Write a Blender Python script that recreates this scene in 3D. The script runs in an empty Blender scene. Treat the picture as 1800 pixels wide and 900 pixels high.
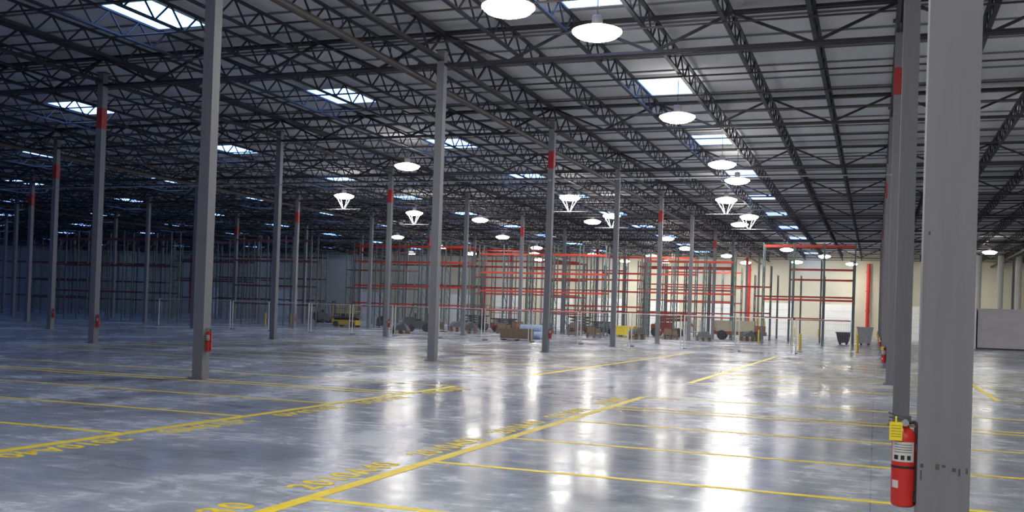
import bpy, math, random
from mathutils import Vector, Matrix
random.seed(7)
S=bpy.context.scene; COL=S.collection

# ---------------------------------------------------------------- materials
def nodes(name):
    m=bpy.data.materials.new(name); m.use_nodes=True
    nt=m.node_tree; b=nt.nodes['Principled BSDF']; return m,nt,b
def mat(name,c,rough=.5,metal=0.,var=.12,scale=3.,bump=0.,stretch=(1,1,1)):
    m,nt,b=nodes(name)
    tc=nt.nodes.new('ShaderNodeTexCoord'); mp=nt.nodes.new('ShaderNodeMapping'); mp.inputs['Scale'].default_value=stretch
    nz=nt.nodes.new('ShaderNodeTexNoise'); nz.inputs['Scale'].default_value=scale; nz.inputs['Detail'].default_value=4
    cr=nt.nodes.new('ShaderNodeValToRGB')
    cr.color_ramp.elements[0].position=.3; cr.color_ramp.elements[1].position=.7
    cr.color_ramp.elements[0].color=tuple(max(0,x*(1-var)) for x in c)+(1,)
    cr.color_ramp.elements[1].color=tuple(min(1,x*(1+var)) for x in c)+(1,)
    L=nt.links
    L.new(tc.outputs['Object'],mp.inputs['Vector']); L.new(mp.outputs[0],nz.inputs['Vector'])
    L.new(nz.outputs['Fac'],cr.inputs[0]); L.new(cr.outputs[0],b.inputs['Base Color'])
    b.inputs['Roughness'].default_value=rough; b.inputs['Metallic'].default_value=metal
    if bump:
        bp=nt.nodes.new('ShaderNodeBump'); bp.inputs['Strength'].default_value=bump
        L.new(nz.outputs['Fac'],bp.inputs['Height']); L.new(bp.outputs[0],b.inputs['Normal'])
    return m
def emat(name,c,s):
    m,nt,b=nodes(name)
    b.inputs['Base Color'].default_value=(*c,1); b.inputs['Emission Color'].default_value=(*c,1); b.inputs['Emission Strength'].default_value=s
    return m
M={}
M['col']=mat('column_paint',(.205,.205,.23),.6,0,.05,2.5,stretch=(6,6,.5))
M['steel']=mat('joist_steel',(.022,.023,.032),.6,0.,.2,2)
M['girder']=mat('girder_steel',(.030,.027,.034),.6,0.,.2,2)
M['pipe']=mat('sprinkler_pipe',(.050,.042,.044),.55,.0,.15,2)
M['deck']=mat('roof_deck',(.58,.58,.60),.8,0,.08,.25)
M['purlin']=mat('purlin_wood',(.20,.20,.21),.7,0,.2,1)
M['red']=mat('red_paint',(.62,.03,.025),.4,0,.1,4)
M['bandred']=mat('column_band_red',(.42,.03,.03),.5,0,.1,4)
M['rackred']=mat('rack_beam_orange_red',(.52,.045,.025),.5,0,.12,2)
M['rackdim']=mat('rack_beam_shaded_red',(.17,.05,.05),.6,0,.12,2)  # same beam red, darkened in colour for the dim left half
M['rackgreen']=mat('rack_upright_green',(.10,.14,.14),.5,0,.15,2)
M['yellow']=mat('yellow_line_paint',(.95,.68,.02),.5,0,.15,5)
M['stencil']=mat('worn_stencil_paint',(.86,.62,.03),.55,0,.25,9)
M['yellowm']=mat('machine_yellow',(.62,.42,.04),.4,0,.1,4)
M['tan']=mat('machine_tan',(.58,.52,.36),.4,0,.1,4)
M['orangem']=mat('machine_orange',(.30,.08,.03),.4,0,.1,4)
M['redm']=mat('machine_red',(.30,.04,.03),.4,0,.1,4)
M['black']=mat('black_rubber',(.02,.02,.022),.6,0,.2,6)
M['dark']=mat('dark_grey_metal',(.08,.08,.09),.45,.2,.15,5)
M['grey']=mat('galvanised_metal',(.42,.43,.45),.5,.2,.12,6)
M['pale']=mat('pale_steel',(.70,.71,.69),.5,0,.06,6)
M['white']=mat('white_panel',(.78,.76,.82),.5,0,.05,1)
M['doorw']=mat('dock_door_white',(.95,.96,.92),.5,0,.03,1)
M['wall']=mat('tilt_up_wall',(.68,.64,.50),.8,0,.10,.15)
M['walld']=mat('tilt_up_wall_shaded',(.22,.24,.30),.8,0,.12,.15)  # same wall, coloured darker and bluer to stand for lack of light
M['card']=mat('cardboard',(.24,.15,.09),.8,0,.12,5)
M['blue']=mat('blue_wrap',(.42,.54,.74),.3,0,.15,6,bump=.3)
M['chrome']=mat('valve_metal',(.6,.6,.58),.25,.9,.05,5)
M['label']=mat('paper_label',(.62,.62,.60),.6,0,.05,20)
M['tag']=mat('yellow_tag',(.90,.72,.03),.6,0,.08,20)
M['stain']=mat('scuff',(.10,.08,.07),.7,0,.3,20)
M['lens']=emat('lamp_lens',(1.0,.96,.88),90)
M['glow']=emat('reflector_bloom_glow',(1.0,.95,.86),9.0)  # reflector made to glow, standing for the blown-out bloom of the lamp
M['sky']=emat('skylight_glass',(.21,.42,1.0),5.6)

def floor_mat():
    m,nt,b=nodes('polished_concrete'); L=nt.links; N=nt.nodes.new
    tc=N('ShaderNodeTexCoord')
    n1=N('ShaderNodeTexNoise'); n1.inputs['Scale'].default_value=.36; n1.inputs['Detail'].default_value=12; n1.inputs['Roughness'].default_value=.68; n1.inputs['Distortion'].default_value=.5
    n2=N('ShaderNodeTexNoise'); n2.inputs['Scale'].default_value=3.0; n2.inputs['Detail'].default_value=10; n2.inputs['Distortion'].default_value=.8; n2.inputs['Roughness'].default_value=.75
    mp=N('ShaderNodeMapping'); mp.inputs['Scale'].default_value=(1,.5,1); mp.inputs['Rotation'].default_value=(0,0,.15)
    mp2=N('ShaderNodeMapping'); mp2.inputs['Scale'].default_value=(.5,1.2,1); mp2.inputs['Rotation'].default_value=(0,0,-.3)
    L.new(tc.outputs['Object'],mp.inputs[0]); L.new(mp.outputs[0],n1.inputs[0]); L.new(tc.outputs['Object'],mp2.inputs[0]); L.new(mp2.outputs[0],n2.inputs[0])
    mx=N('ShaderNodeMath'); mx.operation='MULTIPLY_ADD'; mx.inputs[1].default_value=.42
    L.new(n2.outputs['Fac'],mx.inputs[0]); 
    m2=N('ShaderNodeMath'); m2.operation='MULTIPLY'; m2.inputs[1].default_value=.58
    L.new(n1.outputs['Fac'],m2.inputs[0]); L.new(m2.outputs[0],mx.inputs[2])
    cr=N('ShaderNodeValToRGB'); e=cr.color_ramp.elements
    e[0].position=.38; e[0].color=(.20,.225,.28,1); e[1].position=.62; e[1].color=(.62,.66,.73,1)
    k=cr.color_ramp.elements.new(.5); k.color=(.33,.36,.42,1)
    L.new(mx.outputs[0],cr.inputs[0])
    br=N('ShaderNodeTexBrick'); br.offset=0; br.inputs['Scale'].default_value=1; br.inputs['Brick Width'].default_value=4.64; br.inputs['Row Height'].default_value=3.92
    br.inputs['Mortar Size'].default_value=.008; br.inputs['Color1'].default_value=(1,1,1,1); br.inputs['Color2'].default_value=(.93,.93,.93,1); br.inputs['Mortar'].default_value=(.65,.65,.65,1)
    L.new(tc.outputs['Object'],br.inputs[0])
    ml=N('ShaderNodeMixRGB'); ml.blend_type='MULTIPLY'; ml.inputs[0].default_value=1
    L.new(cr.outputs[0],ml.inputs[1]); L.new(br.outputs[0],ml.inputs[2]); L.new(ml.outputs[0],b.inputs['Base Color'])
    mr=N('ShaderNodeMapRange'); mr.inputs[1].default_value=.42; mr.inputs[2].default_value=.60; mr.inputs[3].default_value=.125; mr.inputs[4].default_value=.34
    L.new(mx.outputs[0],mr.inputs[0]); L.new(mr.outputs[0],b.inputs['Roughness'])
    b.inputs['IOR'].default_value=1.22
    b.inputs['Specular IOR Level'].default_value=.28
    n3=N('ShaderNodeTexNoise'); n3.inputs['Scale'].default_value=.9; n3.inputs['Detail'].default_value=2
    L.new(tc.outputs['Object'],n3.inputs[0])
    bp=N('ShaderNodeBump'); bp.inputs['Strength'].default_value=.012; bp.inputs['Distance'].default_value=.05
    L.new(n3.outputs['Fac'],bp.inputs['Height']); L.new(bp.outputs[0],b.inputs['Normal'])
    return m
M['floor']=floor_mat()

# ---------------------------------------------------------------- mesh builder
class MB:
    def __init__(s): s.v=[];s.f=[];s.m=[]
    def add(s,vs,fs,mi=0):
        o=len(s.v); s.v+= [tuple(v) for v in vs]; s.f+=[tuple(o+i for i in f) for f in fs]; s.m+=[mi]*len(fs); return s
    def box(s,x0,x1,y0,y1,z0,z1,mi=0):
        return s.add([(x0,y0,z0),(x1,y0,z0),(x1,y1,z0),(x0,y1,z0),(x0,y0,z1),(x1,y0,z1),(x1,y1,z1),(x0,y1,z1)],
          [(0,3,2,1),(4,5,6,7),(0,1,5,4),(1,2,6,5),(2,3,7,6),(3,0,4,7)],mi)
    def bar(s,a,b,w,h,mi=0):
        a=Vector(a);b=Vector(b);d=(b-a).normalized()
        up=Vector((0,0,1)) if abs(d.z)<.95 else Vector((0,1,0))
        r=d.cross(up).normalized(); u=r.cross(d).normalized(); r*=w/2;u*=h/2
        return s.add([a-r-u,a+r-u,a+r+u,a-r+u,b-r-u,b+r-u,b+r+u,b-r+u],
          [(0,1,2,3),(7,6,5,4),(0,4,5,1),(1,5,6,2),(2,6,7,3),(3,7,4,0)],mi)
    def lathe(s,a,d,prof,n=16,mi=0):
        a=Vector(a);d=Vector(d).normalized(); up=Vector((0,0,1)) if abs(d.z)<.9 else Vector((1,0,0))
        r=d.cross(up).normalized();u=r.cross(d).normalized()
        vs=[];fs=[]
        for t,R in prof:
            for i in range(n):
                q=2*math.pi*i/n; vs.append(a+d*t+(r*math.cos(q)+u*math.sin(q))*max(R,1e-4))
        for k in range(len(prof)-1):
            for i in range(n):
                j=(i+1)%n; fs.append((k*n+i,k*n+j,(k+1)*n+j,(k+1)*n+i))
        fs.append(tuple(range(n))[::-1]); fs.append(tuple((len(prof)-1)*n+i for i in range(n)))
        return s.add(vs,fs,mi)
    def cyl(s,a,b,R,n=12,mi=0):
        a=Vector(a);b=Vector(b); return s.lathe(a,b-a,[(0,R),((b-a).length,R)],n,mi)
    def mesh(s,name,mats,smooth=False,bevel=0):
        me=bpy.data.meshes.new(name); me.from_pydata(s.v,[],s.f); 
        for m in mats: me.materials.append(M[m])
        for p,mi in zip(me.polygons,s.m): p.material_index=mi; p.use_smooth=smooth
        me.update(); return me
def ob(name,me,loc=(0,0,0),parent=None,rot=0,**kw):
    o=bpy.data.objects.new(name,me); o.location=loc; o.rotation_euler=(0,0,rot) if not isinstance(rot,tuple) else rot
    COL.objects.link(o)
    if parent: o.parent=parent
    for k,v in kw.items(): o[k]=v
    return o
def empty(name,loc,rot=0,**kw):
    o=bpy.data.objects.new(name,None); o.empty_display_size=.3; o.location=loc; o.rotation_euler=(0,0,rot); COL.objects.link(o)
    for k,v in kw.items(): o[k]=v
    return o
def smooth(me,ang=.6):
    for p in me.polygons: p.use_smooth=True
    try: me.set_sharp_from_angle(angle=ang)
    except Exception: pass
    return me

X0,SX,Y0,SY=.43,13.91,17.55,11.76
GX=lambda i:X0-SX*i
GY=lambda j:Y0+SY*(j-1)
XL,XR,YB,YF=GX(9),GX(-2),-17.73,GY(11)
# ---------------------------------------------------------------- shell
ob('floor',MB().box(XL,XR,YB,YF,-.2,0).mesh('floor',['floor']),kind='structure')
ob('ceiling',MB().box(XL,XR,YB,YF,10.9,11.1).mesh('ceiling',['deck']),kind='structure')
ob('wall_back',MB().box(XL,XR,YF,YF+.3,0,10.9).mesh('wall_back',['wall']),kind='structure')
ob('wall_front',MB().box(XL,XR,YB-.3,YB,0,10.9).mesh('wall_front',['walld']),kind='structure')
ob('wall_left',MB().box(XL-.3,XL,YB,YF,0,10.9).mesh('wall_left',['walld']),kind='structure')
ob('wall_right',MB().box(XR,XR+.3,YB,YF,0,10.9).mesh('wall_right',['wall']),kind='structure')
k=0
for dx in [6,-4.6,-12.2,-19.8,-27.4,-35,-42.6,-50.2,-57.8,-73,-88,-103]:
    k+=1
    mb=MB().box(-2.1,2.1,-.1,0,0.0,4.3)
    for z in [.85,1.7,2.55,3.4]: mb.box(-2.1,2.1,-.11,-.1,z,z+.02,1)
    ob('door_%d'%k,mb.mesh('door',['doorw','grey']),(dx,YF,0),kind='structure')

# ---------------------------------------------------------------- roof steel
LY=YF-YB
def joist_mesh():
    mb=MB(); zt,zb=10.72,10.0
    mb.box(-.06,.06,0,LY,zt-.065,zt); mb.box(-.06,.06,0,LY,zb,zb+.065)
    n=int(LY/.66)
    for k in range(n):
        a=(0,k*.66,zb+.03 if k%2 else zt-.03); b=(0,(k+1)*.66,zt-.03 if k%2 else zb+.03)
        mb.bar(a,b,.045,.045)
    return mb.mesh('roof_joist',['steel'])
jm=joist_mesh(); n=int(round((XR-XL)/(SX/6)))
for k in range(1,n):
    if k%6==0: continue
    ob('roof_joist',jm,(XL+k*SX/6,YB,0),label='dark open-web steel roof joist under the pale deck',category='roof joist',group='roof joists')
def girder_long():
    mb=MB(); zt,zb=10.72,9.75
    for s in (-.07,.07):
        mb.box(s-.045,s+.045,0,LY,zt-.1,zt); mb.box(s-.045,s+.045,0,LY,zb,zb+.09)
    n=int(LY/.98)
    for k in range(n):
        a=(0,k*.98,zb+.05 if k%2 else zt-.05); b=(0,(k+1)*.98,zt-.05 if k%2 else zb+.05)
        mb.bar(a,b,.06,.06)
    return mb.mesh('column_line_joist',['girder'])
gm=girder_long()
for i in range(-1,9):
    ob('column_line_joist',gm,(GX(i),YB,0),label='heavier dark open-web steel joist over a column row',category='roof joist',group='column line joists')
def girder_cross():
    mb=MB(); W=XR-XL; zt,zb=10.72,9.6
    for s in (-.08,.08):
        mb.box(0,W,s-.045,s+.045,zt-.09,zt); mb.box(0,W,s-.045,s+.045,zb,zb+.08)
    p=SX/6; n=int(round(W/p))
    for k in range(n):
        a=(k*p,0,zb+.05 if k%2 else zt-.05); b=((k+1)*p,0,zt-.05 if k%2 else zb+.05)
        mb.bar(a,b,.08,.08)
    return mb.mesh('joist_girder',['girder'])
cm=girder_cross()
for j in range(0,11):
    ob('joist_girder',cm,(XL,GY(j)+.001,0),label='deep dark steel joist girder spanning across the column heads',category='girder',group='joist girders')
pm=MB().box(0,XR-XL,-.025,.025,10.84,10.9).mesh('roof_purlin',['purlin'])
y=-4.77
while y<YF-.5:
    ob('roof_purlin',pm,(XL,y,0),label='slim brown purlin under the white roof deck',category='purlin',group='roof purlins'); y+=1.96
bm=MB().cyl((0,0,9.95),(XR-XL,0,9.95),.032,6).mesh('sprinkler_branch_pipe',['pipe'])
y=-4.54
while y<YF-.5:
    ob('sprinkler_branch_pipe',bm,(XL,y,0),label='thin dark sprinkler branch pipe running below the joists',category='pipe',group='sprinkler pipes'); y+=2.94
mm=MB().cyl((0,0,9.45),(0,LY,9.45),.11,10)
for k in range(0,int(LY/3)): mm.box(-.012,.012,k*3+.5,k*3+.53,9.45,10.0)
mm=mm.mesh('sprinkler_main_pipe',['pipe'])
for i in (-1,1,3,5):
    ob('sprinkler_main_pipe',mm,(GX(i)-1.1,YB,0),label='thick dark sprinkler main pipe hung below the joists',category='pipe',group='sprinkler mains')
cb=MB().cyl((GX(4),GY(3)-.16,7.5),(GX(0),GY(3)-.16,7.5),.018,8)
for i in range(5): cb.box(GX(i)-.04,GX(i)+.04,GY(3)-.17,GY(3)-.127,7.45,7.55)
ob('electrical_conduit',cb.mesh('electrical_conduit',['grey']),label='thin grey electrical conduit strung between columns',category='conduit')

# ---------------------------------------------------------------- columns
s=.127
shaft_me=MB().box(-s,s,-s,s,.02,10.1).mesh('shaft',['col'])
base=MB().box(-.2,.2,-.2,.2,0,.02)
for a in(-.16,.16):
    for b in(-.16,.16): base.cyl((a,b,.02),(a,b,.06),.015,8)
base_me=base.mesh('base_plate',['col'])
cap_me=MB().box(-.2,.2,-.14,.14,10.1,10.13).mesh('cap_plate',['girder'])
band_me=MB().box(-s-.004,s+.004,-s-.004,s+.004,8.02,8.78).mesh('painted_band',['bandred'])
def scuff(x,z,w,h): return MB().box(x-w/2,x+w/2,-s-.0015,-s,z-h/2,z+h/2).mesh('scuff_mark',['stain'])

def ext_parts():
    P={}
    b=MB().lathe((0,0,0),(0,0,1),[(0,.05),(.008,.060),(.03,.063),(.36,.063),(.385,.058),(.405,.040),(.415,.024),(.43,.022)],24); P['cylinder_body']=smooth(b.mesh('cylinder_body',['red']))
    b=MB().cyl((0,0,.43),(0,0,.455),.02,12).cyl((.0,-.02,.445),(0,-.05,.445),.018,12); P['valve']=smooth(b.mesh('valve',['chrome']))
    b=MB().bar((.01,0,.455),(-.08,0,.468),.022,.008).bar((.01,0,.468),(-.085,0,.492),.022,.008).bar((.02,0,.45),(.02,0,.48),.02,.01); P['handle']=b.mesh('handle',['dark'])
    b=MB(); pts=[(.02,0,.445),(.048,-.01,.45),(.062,-.03,.42),(.064,-.035,.36),(.062,-.035,.2),(.060,-.035,.1)]
    for a,c in zip(pts,pts[1:]): b.cyl(a,c,.009,8)
    b.lathe((.060,-.035,.1),(0,0,-1),[(0,.010),(.06,.015),(.07,.015)],10)
    P['hose']=smooth(b.mesh('hose',['black']))
    n=16
    def arc(b,z0,z1,a0,a1,R,mi=0):
        vs=[];fs=[]
        for i in range(n+1):
            q=a0+(a1-a0)*i/n; vs+=[(R*math.sin(q),-R*math.cos(q),z0),(R*math.sin(q),-R*math.cos(q),z1)]
        for i in range(n): fs.append((2*i,2*i+2,2*i+3,2*i+1))
        b.add(vs,fs,mi)
    b=MB(); arc(b,.24,.345,-1.2,.8,.0638)
    for z in(.328,.315,.302,.289): arc(b,z,z+.003,-.9,.6,.0642,1)
    for a0,a1 in((-.9,-.5),(-.3,.0),(.2,.5)): arc(b,.250,.274,a0,a1,.0642,1)
    P['instruction_label']=b.mesh('instruction_label',['label','black'])
    b=MB(); arc(b,.10,.14,-1.1,-.45,.0638); P['inspection_sticker']=b.mesh('inspection_sticker',['label'])
    b=MB().lathe((0,0,.205),(0,0,1),[(0,.0648),(.012,.0648)],24); P['strap']=b.mesh('strap',['black'])
    b=MB().box(-.078,-.014,-.074,-.072,.352,.450).box(-.050,-.042,-.073,-.03,.445,.475)
    for z in(.43,.415,.40,.385,.372): b.box(-.070,-.022,-.0745,-.074,z,z+.002,1)
    P['inspection_tag']=b.mesh('inspection_tag',['tag','black'])
    b=MB().box(-.01,.01,.045,.060,.1,.42).box(-.05,.05,.054,.060,.3,.34); P['wall_bracket']=b.mesh('wall_bracket',['dark'])
    return P
EP=ext_parts()
def extinguisher(cx,cy,side,near=False,tag=True):
    e=empty('fire_extinguisher',(cx+side*(s+.063),cy-(.05 if near else 0),.65 if near else .6),label='red fire extinguisher with %s hung on grey column'%('yellow tag' if tag else 'white label'),category='fire extinguisher',group='column fire extinguishers')
    for nme,me in EP.items():
        if nme=='inspection_tag' and not tag: continue
        o=ob(nme,me,(0,0,0),e)
        if nme=='wall_bracket': o.rotation_euler=(0,0,-math.pi/2 if side<0 else math.pi/2)
    return e
for i in range(-1,9):
    for j in range(0,11):
        if i==-1 and j<8: continue
        x,y=GX(i),GY(j)
        if i>=2 and j<1: continue
        if i==1 and j<1: continue
        if (i,j)==(0,0): x=.353;y=5.75
        red=(i+j)%2==0
        band=red and (i,j)!=(1,1) and i<5
        e=empty('steel_column',(x,y,0),label=('tall grey square steel column with a red painted band' if band else 'tall plain grey square steel column on polished concrete'),category='column',group='building columns')
        ob('shaft',shaft_me,(0,0,0),e); ob('base_plate',base_me,(0,0,0),e); ob('cap_plate',cap_me,(0,0,0),e)
        if band: ob('painted_band',band_me,(0,0,0),e,label='red painted band')
        if i==0 and j==0:
            for q in [(-.105,.88,.016,.02),(-.108,.83,.008,.05),(-.03,.88,.02,.03),(.0,.885,.02,.014),(.05,.87,.02,.02),(.075,.86,.010,.04),(.11,.87,.010,.03),(-.1,2.1,.010,.02)]:
                ob('scuff_mark',scuff(*q),(0,0,0),e,label='dark rust spot on the paint')
        if red and i>=0:
            if i==0: extinguisher(x,y,-1,j==0)
            elif i<=3: extinguisher(x,y,1,False,False)

# ---------------------------------------------------------------- floor markings
def line(x0,y0,x1,y1,w=.1):
    mb=MB()
    L=math.hypot(x1-x0,y1-y0); mb.box(0,L,-w/2,w/2,0,.003)
    ob('floor_line',mb.mesh('floor_line',['yellow']),(x0,y0,0),None,math.atan2(y1-y0,x1-x0),label='yellow painted lane line on polished concrete',category='floor marking',group='yellow floor lines')
XA,XBL=-4.42,-8.5
line(XA,-2,XA,20.0,.14); line(XA,25.3,XA,49.5,.14)
line(XBL,-2,XBL,19.8,.14); line(XBL,24.9,XBL,49.8,.14)
line(2.68,-1,2.68,20,.1); line(2.68,25,2.68,49.5,.1)
for y in [2.35,4.8,7.25,9.66,12.05,14.57,17.0,17.45,19.95]: line(XA+.07,y,2.63,y,.095)
for y in [2.35,4.8,7.25,9.66,12.1,14.6,17.1,17.55,19.75]: line(XBL-.07,y,-26,y,.095)
for y in [25.35,27.8,30.2,30.65,32.7,35.1,37.6,40,42.4,44.9,49.4]: line(XA+.07,y,2.63,y,.1)
for y in [24.95,27.4,29.8,30.25,32.2,34.7,37.2,39.6,42,44.4,49.7]: line(XBL-.07,y,-26,y,.1)
for y in [4.8,7.25,9.66,12.05,14.57,17.0,19.95,25.35,27.8,30.2,32.7,35.1,37.6,40]: line(2.73,y,12,y,.095)
line(-26.1,24.9,-26.1,49.8,.1); line(-26.1,7.2,-26.1,19.8,.1)
def text(t,x,y,flip):
    c=bpy.data.curves.new('t','FONT'); c.body=t; c.size=.43; c.align_x='CENTER'; c.align_y='CENTER'; c.extrude=.0015; c.space_character=1.15; c.offset=.009
    tmp=bpy.data.objects.new('t',c); COL.objects.link(tmp); bpy.context.view_layer.update()
    me=bpy.data.meshes.new_from_object(tmp.evaluated_get(bpy.context.evaluated_depsgraph_get())); bpy.data.objects.remove(tmp)
    me.materials.clear(); me.materials.append(M['stencil'])
    o=ob('floor_stencil',me,(x,y,.002),None,(math.pi/2 if not flip else -math.pi/2),label='yellow stencilled bay number %s beside the lane line'%t,category='floor marking',group='stencilled bay numbers')
tA=['2010A20','2010A30','2010A40','2010A03','2010A40','2010A03','2010A02']
for t,y in zip(tA,[3.5,5.9,8.45,10.85,13.3,15.75,18.5]): text(t,XA-.30,y,False)
for t,y in zip(tA[::-1],[3.5,6.0,8.45,10.85,13.35,15.8,18.5]): text(t,XBL+.30,y,True)

# ---------------------------------------------------------------- lamps
r=.68  # radius widened so each lamp takes in its bloom
L_={}
L_['lens']=smooth(MB().lathe((0,0,0),(0,0,1),[(-.18,.12),(-.16,.36),(-.09,.56),(0,r-.02),(.02,r-.02)],28).mesh('lens',['lens']))
L_['reflector']=smooth(MB().lathe((0,0,.02),(0,0,1),[(0,r),(.03,r),(.10,.50),(.15,.30),(.17,.18)],28).mesh('reflector',['glow']))
L_['ballast_housing']=smooth(MB().lathe((0,0,.19),(0,0,1),[(0,.13),(.02,.15),(.25,.15),(.28,.12)],16).mesh('ballast_housing',['dark']))
L_['hanger_rod']=MB().cyl((0,0,.47),(0,0,1.58),.015,8).mesh('hanger_rod',['dark'])
jweb=MB()  # pale V shape added to stand for joist webs lit by the lamp
for sx in(-1,1):
    jweb.bar((sx*.55,0,-.05),(sx*.08,0,-.85),.05,.05); jweb.bar((sx*.25,0,-.17),(sx*.04,0,-.85),.03,.03)
jweb.bar((-1.3,0,-.88),(1.3,0,-.88),.05,.04)
jweb_me=jweb.mesh('lit_joist_webs',['grey'])
BR={(-34.4,59.5),(-34.3,70.3),(-18.9,61.6),(-9.1,63.5),(-8.9,73.9),(-19,72.9)}
lamps=[(-8.9,23.2),(-7.3,25.8),(-7.3,37.4),(-7.3,49.1),(-7.3,54.8),(-9.1,63.5),(-8.9,73.9),(-10.3,79.6),(-8.9,106.6),(-5.6,116.7),(-9.4,128),
 (-23.7,47.5),(-18.9,61.6),(-19,72.9),(-21.7,77.2),(-18.9,93.6),(-19.4,106.2),(-25.9,119.1),(-16.6,117.6),(-26.4,130.5),
 (-34.4,59.5),(-34.3,70.3),(-30.9,75.7),(-35.3,92.6),(-36.7,107.3),(-33.1,118.2),(-40.5,117.5),(-32,130.6),
 (-47.4,93.3),(-48.8,107.7),(-49.5,118.6),(-58.3,118.9),(-44,130),(-3,130.6),(-16,130.6),(10.4,108),
 (-6.3,-3),(5,-6),(-1,-13),(-9.5,-10.5),(-.5,-4.6),(-2,7),(7.6,20),(7.6,32),(7.6,44),(20,80),(22,64),(10.4,128)]  # these lamps are out of view, added to light near columns, floor and office
for (x,y) in lamps:
    e=empty('high_bay_lamp',(x,y,9.3),label=('round lit high-bay lamp with added pale joist webs below' if (x,y) in BR else 'round lit high-bay lamp hanging from the roof joists'),category='ceiling lamp',group='high bay lamps')
    for nme,me in L_.items(): ob(nme,me,(0,0,0),e)
    if (x,y) in BR: ob('lit_joist_webs',jweb_me,(0,0,0),e,label='pale V added as lamp-lit joist webs')

# ---------------------------------------------------------------- skylights
sk=MB().box(-1.0,1.0,-1.35,1.35,10.74,10.76)
for x in(-1.0,1.0): sk.box(x-.04,x+.04,-1.39,1.39,10.73,10.9,1)
for y in(-1.35,1.35): sk.box(-1.0,1.0,y-.04,y+.04,10.73,10.9,1)
skm=sk.mesh('skylight',['sky','pale'])
k=0
for i in range(0,9):
    for j in range(-1,12):
        x=-8.0-13.8*i; y=GY(j)-3.6-.25*i
        if i==0: y+=.9
        if x< XL+2 or y>YF-2 or y<YB+2: continue
        k+=1; ob('window_%d'%k,skm,(x,y,0),kind='structure')

# ---------------------------------------------------------------- racks
def rack(x0,x1,y,levels,h,depth=1.1,label='tall empty pallet rack with green uprights and orange-red beams'):
    W=x1-x0; n=max(1,int(round(W/2.5))); w=W/n
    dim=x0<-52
    e=empty('pallet_rack',(x0,y,0),label=('tall empty pallet rack with red beams darkened for dim light' if dim else label),category='pallet rack',group='empty pallet racks')
    up=MB()
    for yy in(0,depth): up.box(-.045,.045,yy-.04,yy+.04,0,h).box(-.08,.08,yy-.08,yy+.08,0,.012)
    z=.3;f=0
    while z<h-1.2:
        up.bar((0,0 if f else depth,z),(0,depth if f else 0,z+1.1),.03,.03); up.bar((0,0,z),(0,depth,z),.03,.03); z+=1.1;f=1-f
    um=up.mesh('upright_frame',['rackgreen'])
    for k in range(n+1): ob('upright_frame',um,(k*w,0,0),e)
    b=MB().box(.05,w-.05,-.025,.025,-.06,.06).box(.045,.06,-.04,.03,-.10,.10).box(w-.06,w-.045,-.04,.03,-.10,.10)
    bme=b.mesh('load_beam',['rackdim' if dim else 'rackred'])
    for z in levels:
        for k in range(n):
            for yy in(0,depth): ob('load_beam',bme,(k*w,yy,z),e)
rk=[(-8.0,-1.5,76,[3.4,7.4],7.6),(-7.2,-1.9,90,[2.0,4.0,5.5,6.4],7.2),
(-18.6,-11.2,84,[3.9,6.6],7.6),(-25.5,-16.3,95,[2.2,4.2,6.0,7.6],8.0),(-32.6,-21.2,80,[2.0,3.6,5.2,6.8],7.6),
(-45,-33.5,80,[2.2,3.8,6.0,7.4],7.8),(-56,-47.5,98,[2,4,6,8],8.3),(-53.5,-45.8,74,[1.8,3.4,5.6,7.4],7.8),(-69,-60,85,[2,4,6,8],8.2),
(-83,-66,80,[1.8,3.6,5.4,7.2],7.8),(-100,-86,91,[2,4,6,8],8.2),(-42,-30,92,[2,4.2,6.3,8],8.2),(-24,-14,104,[2.4,4.8,7.2],7.8),(-66,-54,66,[2.4,4.6,6.8],7.4),
(-40,-28,114,[2.4,4.8,7.2],7.8),(-26.5,-19.5,86,[2.6,5.0],7.4),(-13.0,-9.4,96,[2.5,5],7.0),(-57,-44,108,[2.4,4.8,7.2],7.8),
(-25,-15,111,[2.0,3.8,5.6,7.4],8),(-12,-5,106,[2.2,4.4],6.6),(-42,-30,101,[2.0,3.8,5.6,7.4],8),(-72,-58,96,[2.4,4.8,7.2],7.8),(-84,-70,104,[2.4,4.8,7.2],7.8),
(-29.5,-26,90,[1.8,3.4,5.0,6.6],7.6),(-24,-15,119,[2.0,3.8,5.6,7.4],8)]
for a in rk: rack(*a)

# ---------------------------------------------------------------- fence
fw=2.9;fh=1.9
f=MB().cyl((0,0,.0),(0,0,fh),.035,8).cyl((fw-.1,0,0),(fw-.1,0,fh),.035,8).cyl((0,0,fh-.03),(fw-.1,0,fh-.03),.022,6).cyl((0,0,.15),(fw-.1,0,.15),.018,6)
f_me=f.mesh('frame',['pale'])
m_=MB()
for k in range(1,20): 
    z=.15+k*(fh-.2)/20; m_.box(0,fw-.1,-.002,.002,z,z+.005)
for k in range(1,24): m_.box(k*fw/25,k*fw/25+.005,-.002,.002,.15,fh-.03)
w_me=m_.mesh('wire_mesh',['grey']); ft_me=MB().box(0,.1,-.3,.3,0,.05).mesh('foot',['dark'])
x=-46
while x<-1.5:
    e=empty('fence_panel',(x,55.2,0),label='temporary chain-link fence panel with thin grey posts',category='fence',group='temporary fence')
    ob('frame',f_me,(0,0,0),e); ob('wire_mesh',w_me,(0,0,0),e); ob('foot',ft_me,(0,0,0),e)
    x+=3.0

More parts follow.
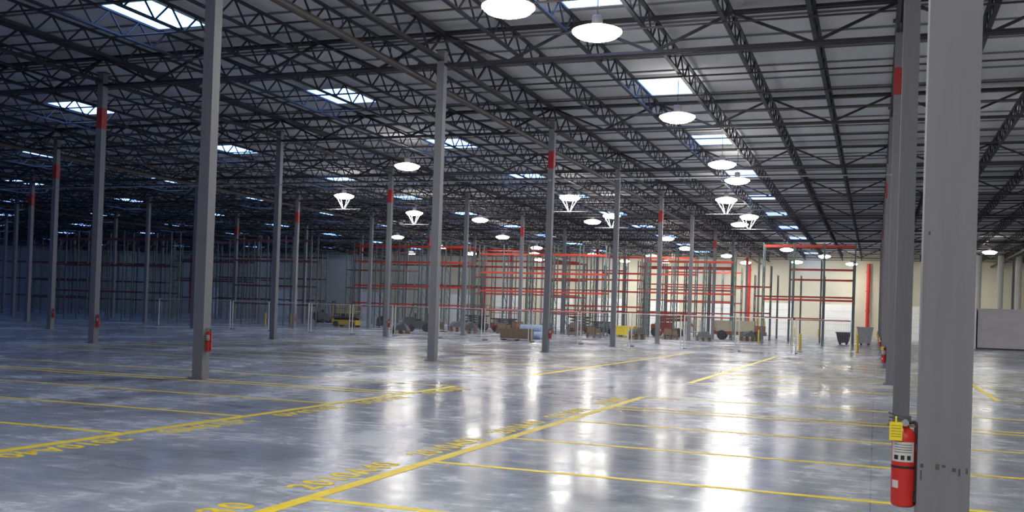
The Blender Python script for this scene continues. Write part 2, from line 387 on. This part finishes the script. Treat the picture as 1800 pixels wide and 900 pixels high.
# ---------------------------------------------------------------- machines
def wheel(mb,x,y,R,w): mb.lathe((x,y-w/2,R),(0,1,0),[(0,R*.85),(w*.15,R),(w*.85,R),(w,R*.85)],16)
def scissor_lift(x,y,rot,c,h=1.2,cn='yellow'):
    e=empty('scissor_lift',(x,y,0),rot,label='%s scissor lift with railed platform parked on concrete'%cn,category='scissor lift',group='parked lifts')
    ob('chassis',MB().box(-1.15,1.15,-.5,.5,.18,.62).box(-1.25,-1.1,-.45,.45,.3,.8).mesh('chassis',[c]),(0,0,0),e)
    for a in(-.8,.8):
        for b in(-.5,.5):
            mb=MB(); wheel(mb,0,0,.26,.2); ob('wheel',mb.mesh('wheel',['black']),(a,b,0),e)
    mb=MB(); n=3
    for k in range(n):
        z0=.62+k*(h-.62)/n; z1=.62+(k+1)*(h-.62)/n
        for b in(-.35,.35): mb.bar((-1,b,z0),(1,b,z1),.06,.08).bar((1,b,z0),(-1,b,z1),.06,.08)
    ob('scissor_arms',mb.mesh('scissor_arms',['dark']),(0,0,0),e)
    ob('platform',MB().box(-1.2,1.2,-.5,.5,h,h+.12).mesh('platform',['dark']),(0,0,0),e)
    mb=MB()
    for b in(-.48,.48):
        for z in(h+.6,h+1.1): mb.box(-1.2,1.2,b-.02,b+.02,z-.02,z+.02)
        for a in(-1.18,-.4,.4,1.18): mb.box(a-.02,a+.02,b-.02,b+.02,h+.1,h+1.1)
    for a in(-1.18,1.18):
        for z in(h+.6,h+1.1): mb.box(a-.02,a+.02,-.48,.48,z-.02,z+.02)
    ob('guard_rail',mb.mesh('guard_rail',[c]),(0,0,0),e)
def forklift(x,y,rot,c,cn):
    e=empty('forklift',(x,y,0),rot,label='%s forklift truck with mast and overhead guard'%cn,category='forklift',group='parked forklifts')
    ob('body',MB().box(-1.1,.7,-.55,.55,.25,.85).box(-1.2,-.45,-.52,.52,.6,1.15).box(-1.3,-1.0,-.55,.55,.3,1.1).mesh('body',[c]),(0,0,0),e)
    ob('seat',MB().box(-.4,.05,-.25,.25,.85,1.0).box(-.5,-.38,-.25,.25,.95,1.45).mesh('seat',['black']),(0,0,0),e)
    mb=MB()
    for b in(-.5,.5): mb.bar((-.9,b,1.1),(-.65,b,2.15),.06,.06).bar((.6,b,.85),(.35,b,2.15),.06,.06)
    mb.box(-.7,.4,-.53,-.47,2.12,2.2).box(-.7,.4,.47,.53,2.12,2.2)
    for k in range(7): mb.box(-.68+k*.17,-.62+k*.17,-.5,.5,2.14,2.18)
    ob('overhead_guard',mb.mesh('overhead_guard',['dark']),(0,0,0),e)
    mb=MB()
    for b in(-.35,.35): mb.box(.78,.9,b-.05,b+.05,.08,2.4).box(.9,.97,b-.04,b+.04,.1,2.2)
    for z in(.4,1.3,2.3): mb.box(.8,.88,-.35,.35,z,z+.1)
    ob('mast',mb.mesh('mast',['dark']),(0,0,0),e)
    mb=MB().box(.97,1.02,-.5,.5,.3,.75)
    for b in(-.28,.28): mb.box(1.0,1.05,b-.06,b+.06,.06,.75).box(1.0,2.05,b-.06,b+.06,.05,.1)
    ob('fork',mb.mesh('fork',['black']),(0,0,0),e)
    for a,R in((.45,.33),(-.75,.27)):
        for b in(-.5,.5):
            mb=MB(); wheel(mb,0,0,R,.22); ob('wheel',mb.mesh('wheel',['black']),(a,b,0),e)
def boom_lift(x,y,rot,c,cn):
    e=empty('boom_lift',(x,y,0),rot,label='%s boom lift with folded arm and work basket'%cn,category='boom lift',group='parked lifts')
    ob('chassis',MB().box(-1.3,1.3,-.8,.8,.35,.75).box(-1.0,.6,-.6,.6,.75,1.35).mesh('chassis',[c]),(0,0,0),e)
    ob('boom_arm',MB().bar((-.9,0,1.5),(2.0,0,1.65),.28,.28).bar((-.9,0,1.75),(1.6,0,1.95),.22,.22).bar((2.0,0,1.65),(2.4,0,1.0),.15,.15).mesh('boom_arm',[c]),(0,0,0),e)
    mb=MB().box(2.3,3.1,-.8,.8,.5,.58)
    for a in(2.3,3.1):
        for b in(-.8,0,.8): mb.box(a-.02,a+.02,b-.02,b+.02,.5,1.6)
        for z in(1.05,1.6): mb.box(a-.02,a+.02,-.8,.8,z-.02,z+.02)
    for b in(-.8,.8):
        for z in(1.05,1.6): mb.box(2.3,3.1,b-.02,b+.02,z-.02,z+.02)
    ob('work_basket',mb.mesh('work_basket',['grey']),(0,0,0),e)
    for a in(-.95,.95):
        for b in(-.8,.8):
            mb=MB(); wheel(mb,0,0,.42,.3); ob('wheel',mb.mesh('wheel',['black']),(a,b,0),e)
def utility_truck(x,y,rot):
    e=empty('utility_truck',(x,y,0),rot,label='long tan flatbed utility truck with low boxy load',category='truck')
    ob('body',MB().box(-2.3,2.3,-.8,.8,.45,.75).box(1.4,2.2,-.75,.75,.75,1.3).mesh('body',['orangem']),(0,0,0),e)
    ob('load_box',MB().box(-2.25,1.3,-.75,.75,.75,1.65).box(-2.28,1.33,-.78,.78,1.6,1.7).mesh('load_box',['tan']),(0,0,0),e)
    mb=MB()
    for b in(-.7,.7): mb.bar((1.45,b,1.3),(1.5,b,2.0),.06,.06).bar((2.15,b,1.3),(2.05,b,2.0),.06,.06)
    mb.box(1.42,2.15,-.75,.75,2.0,2.08); ob('cab_frame',mb.mesh('cab_frame',['yellow']),(0,0,0),e)
    for a in(-1.5,1.6):
        for b in(-.7,.7):
            mb=MB(); wheel(mb,0,0,.42,.28); ob('wheel',mb.mesh('wheel',['black']),(a,b,0),e)
scissor_lift(-43.8,77,0,'yellowm',.8,'yellow'); scissor_lift(-24.3,91,.3,'dark',1.1,'dark grey')
scissor_lift(-28.2,97,0,'orangem',1.5,'orange'); scissor_lift(-36,88,0,'dark',1.3,'dark grey')
scissor_lift(-31.5,84,.1,'redm',1.1,'red'); scissor_lift(-50,88,0,'dark',1.0,'dark grey')
utility_truck(-11.3,89.5,0.05); boom_lift(-18.2,91.5,.05,'redm','red')
forklift(-33.5,70.5,.5,'dark','dark grey'); forklift(-19.8,98,.2,'redm','dark red')
forklift(-56,94,1,'dark','dark grey')
def pallet_stack(x,y,rot,n,kind):
    e=empty('pallet_stack',(x,y,0),rot,label='low stack of wooden pallets with %s on top'%('a brown carton' if kind else 'dark sheeting'),category='pallets',group='pallet stacks')
    mb=MB()
    for k in range(n):
        z=k*.14
        for a in(-.5,0,.5): mb.box(a-.05,a+.05,-.5,.5,z,z+.09)
        for q in range(6): mb.box(-.6,.6,-.5+q*.18,-.4+q*.18,z+.09,z+.13)
    ob('pallets',mb.mesh('pallets',['card']),(0,0,0),e)
    z=n*.14
    if kind: ob('carton',MB().box(-.5,.1,-.4,.4,z,z+.45).box(.15,.5,-.35,.35,z,z+.3).box(-.52,.12,-.42,.42,z+.43,z+.46).mesh('carton',['card']),(0,0,0),e)
    else: ob('sheeting',MB().add([(-.58,-.48,z),(.58,-.48,z),(.58,.48,z),(-.58,.48,z),(-.4,-.3,z+.35),(.3,-.35,z+.5),(.42,.3,z+.3),(-.35,.35,z+.42)],[(0,3,2,1),(4,5,6,7),(0,1,5,4),(1,2,6,5),(2,3,7,6),(3,0,4,7)]).mesh('sheeting',['dark']),(0,0,0),e)
for q in [(-30,72,.2,3,0),(-26.5,74,.8,4,1),(-24.6,70,.1,2,0),(-36.5,74,.4,4,0),(-17.5,76,.5,3,0),(-15.6,80,.1,3,1),(-22.8,77,.3,5,0),(-41,90,0,4,0),(-10.2,86,.4,3,0),(-27.5,84,.2,4,0),(-38.6,84.5,.3,3,1),(-31,62,.2,2,0),(-47,90,.1,4,0),(-28.6,76,.5,3,1),(-33,76.5,.2,3,0),(-20.4,74,.2,3,1),(-13,80.5,.3,2,0)]: pallet_stack(*q)
e=empty('cardboard_crate',(-20.9,57.9,0),.1,label='large open brown cardboard crate on a pallet',category='crate')
mb=MB().box(-.95,.95,-.5,-.47,.12,.72).box(-.95,.95,.47,.5,.12,.72).box(-.95,-.92,-.5,.5,.12,.72).box(.92,.95,-.5,.5,.12,.72).box(-.95,.95,-.5,.5,.12,.15)
ob('carton',mb.mesh('carton',['card']),(0,0,0),e)
mb=MB()
for a in(-.85,0,.85): mb.box(a-.06,a+.06,-.5,.5,0,.08)
for k in range(6): mb.box(-.95,.95,-.5+k*.18,-.4+k*.18,.08,.12)
ob('pallet',mb.mesh('pallet',['card']),(0,0,0),e)
for k,(a,b,z) in enumerate([(-22.0,63.6,.25),(-22.0,64.15,.25),(-22.0,63.87,.70)]):
    ob('wrapped_roll',smooth(MB().lathe((-.8,0,0),(1,0,0),[(0,.20),(.03,.25),(1.57,.25),(1.6,.20)],18).mesh('wrapped_roll',['blue'])),(a,b,z),label='roll wrapped in pale blue plastic film',category='roll',group='blue wrapped rolls')
def hopper(x,y,c,label,w=1.9,h=1.1,name='hopper_bin'):
    mb=MB().add([(-w/2+.2,-.5,.15),(w/2-.2,-.5,.15),(w/2-.2,.5,.15),(-w/2+.2,.5,.15),(-w/2,-.65,h),(w/2,-.65,h),(w/2,.65,h),(-w/2,.65,h)],[(0,3,2,1),(0,1,5,4),(1,2,6,5),(2,3,7,6),(3,0,4,7)])
    e=empty(name,(x,y,0),label=label,category='bin')
    ob('tub',mb.mesh('tub',[c]),(0,0,0),e)
    ob('rim',MB().box(-w/2-.04,w/2+.04,-.69,-.62,h-.04,h+.04).box(-w/2-.04,w/2+.04,.62,.69,h-.04,h+.04).box(-w/2-.04,-w/2+.03,-.69,.69,h-.04,h+.04).box(w/2-.03,w/2+.04,-.69,.69,h-.04,h+.04).mesh('rim',[c]),(0,0,0),e)
    for a in(-w/2+.35,w/2-.35):
        for b in(-.4,.4): 
            mb=MB(); wheel(mb,0,0,.09,.06); ob('castor',mb.mesh('castor',['black']),(a,b,0),e)
hopper(-19.9,82.5,'yellow','yellow steel hopper bin on castors',1.7,.9); hopper(-2.5,88,'dark','dark grey plastic cart on castors',1.2,1.0); hopper(-.8,88.5,'grey','grey metal waste bin on castors',1.3,1.5)
for (x,y) in [(-4.0,58.6),(-28,66),(-45,70),(-47.5,70),(-8.4,78),(-6.9,YF-1.5),(-2.2,YF-1.5),(-14.6,YF-1.5),(-9.9,YF-1.5),(-17.4,YF-1.5),(-1,64)]:
    e=empty('bollard',(x,y,0),label='short yellow steel safety bollard',category='bollard',group='yellow bollards')
    ob('post',smooth(MB().lathe((0,0,0),(0,0,1),[(0,.08),(1.0,.08),(1.05,.06),(1.07,.02)],14).mesh('post',['yellowm'])),(0,0,0),e)
    ob('base_plate',MB().box(-.14,.14,-.14,.14,0,.015).mesh('base_plate',['dark']),(0,0,0),e)
for x in(-1.0,-16,-54,-106):
    e=empty('sprinkler_riser',(x,YF-.5,0),label='red sprinkler riser pipe against the back wall',category='pipe',group='red risers')
    ob('riser_pipe',smooth(MB().cyl((0,0,.0),(0,0,9.6),.22,14).mesh('riser_pipe',['red'])),(0,0,0),e)
    for z in(1.2,3.5,6,8.5): ob('flange',MB().cyl((0,0,z),(0,0,z+.15),.3,14).mesh('flange',['red']),(0,0,0),e)
e=empty('modular_office',(8.0,92,0),label='low plain white modular office block with flat roof',category='office')
ob('wall_panels',MB().box(0,12,0,.1,0,3.3).box(0,.1,0,7,0,3.3).box(11.9,12,0,7,0,3.3).box(0,12,6.9,7,0,3.3).mesh('wall_panels',['white']),(0,0,0),e)
ob('roof',MB().box(-.05,12.05,-.05,7.05,3.3,3.42).mesh('roof',['white']),(0,0,0),e)
ob('skirting',MB().box(-.01,12,-.02,0,0,.12).mesh('skirting',['dark']),(0,0,0),e)
for x in(10.6,12.8,14.6):
    mb=MB().cyl((0,0,0),(0,0,9.9),.3,16)
    for k in range(12): mb.cyl((0,0,.4+k*.8),(0,0,.46+k*.8),.33,16)
    ob('ventilation_duct',smooth(mb.mesh('ventilation_duct',['pale'])),(x,121,0),label='vertical silver ribbed ventilation duct',category='duct',group='ventilation ducts')

# ---------------------------------------------------------------- camera
yaw,pit,rol=.3525,.0118,.0336
F0=Vector((-math.sin(yaw),math.cos(yaw),0)); Z=Vector((0,0,1)); R=Vector((math.cos(yaw),math.sin(yaw),0))
F=F0*math.cos(pit)+Z*math.sin(pit); U=-F0*math.sin(pit)+Z*math.cos(pit)
cx=R*math.cos(rol)+U*math.sin(rol); cy=-R*math.sin(rol)+U*math.cos(rol)
cd=bpy.data.cameras.new('camera'); cd.sensor_width=36; cd.lens=1739.15/1800*36; cd.shift_y=(532.13-450)/1800; cd.clip_end=500; cd.clip_start=.05
co=bpy.data.objects.new('camera',cd); COL.objects.link(co)
m=Matrix.Identity(4)
for r_ in range(3): m[r_][0]=cx[r_]; m[r_][1]=cy[r_]; m[r_][2]=-F[r_]; m[r_][3]=(0,0,1.6)[r_]
co.matrix_world=m; S.camera=co
w=bpy.data.worlds.new('world'); S.world=w; w.use_nodes=True
w.node_tree.nodes['Background'].inputs[0].default_value=(.3,.45,.8,1); w.node_tree.nodes['Background'].inputs[1].default_value=.3
S.view_settings.view_transform='Standard'
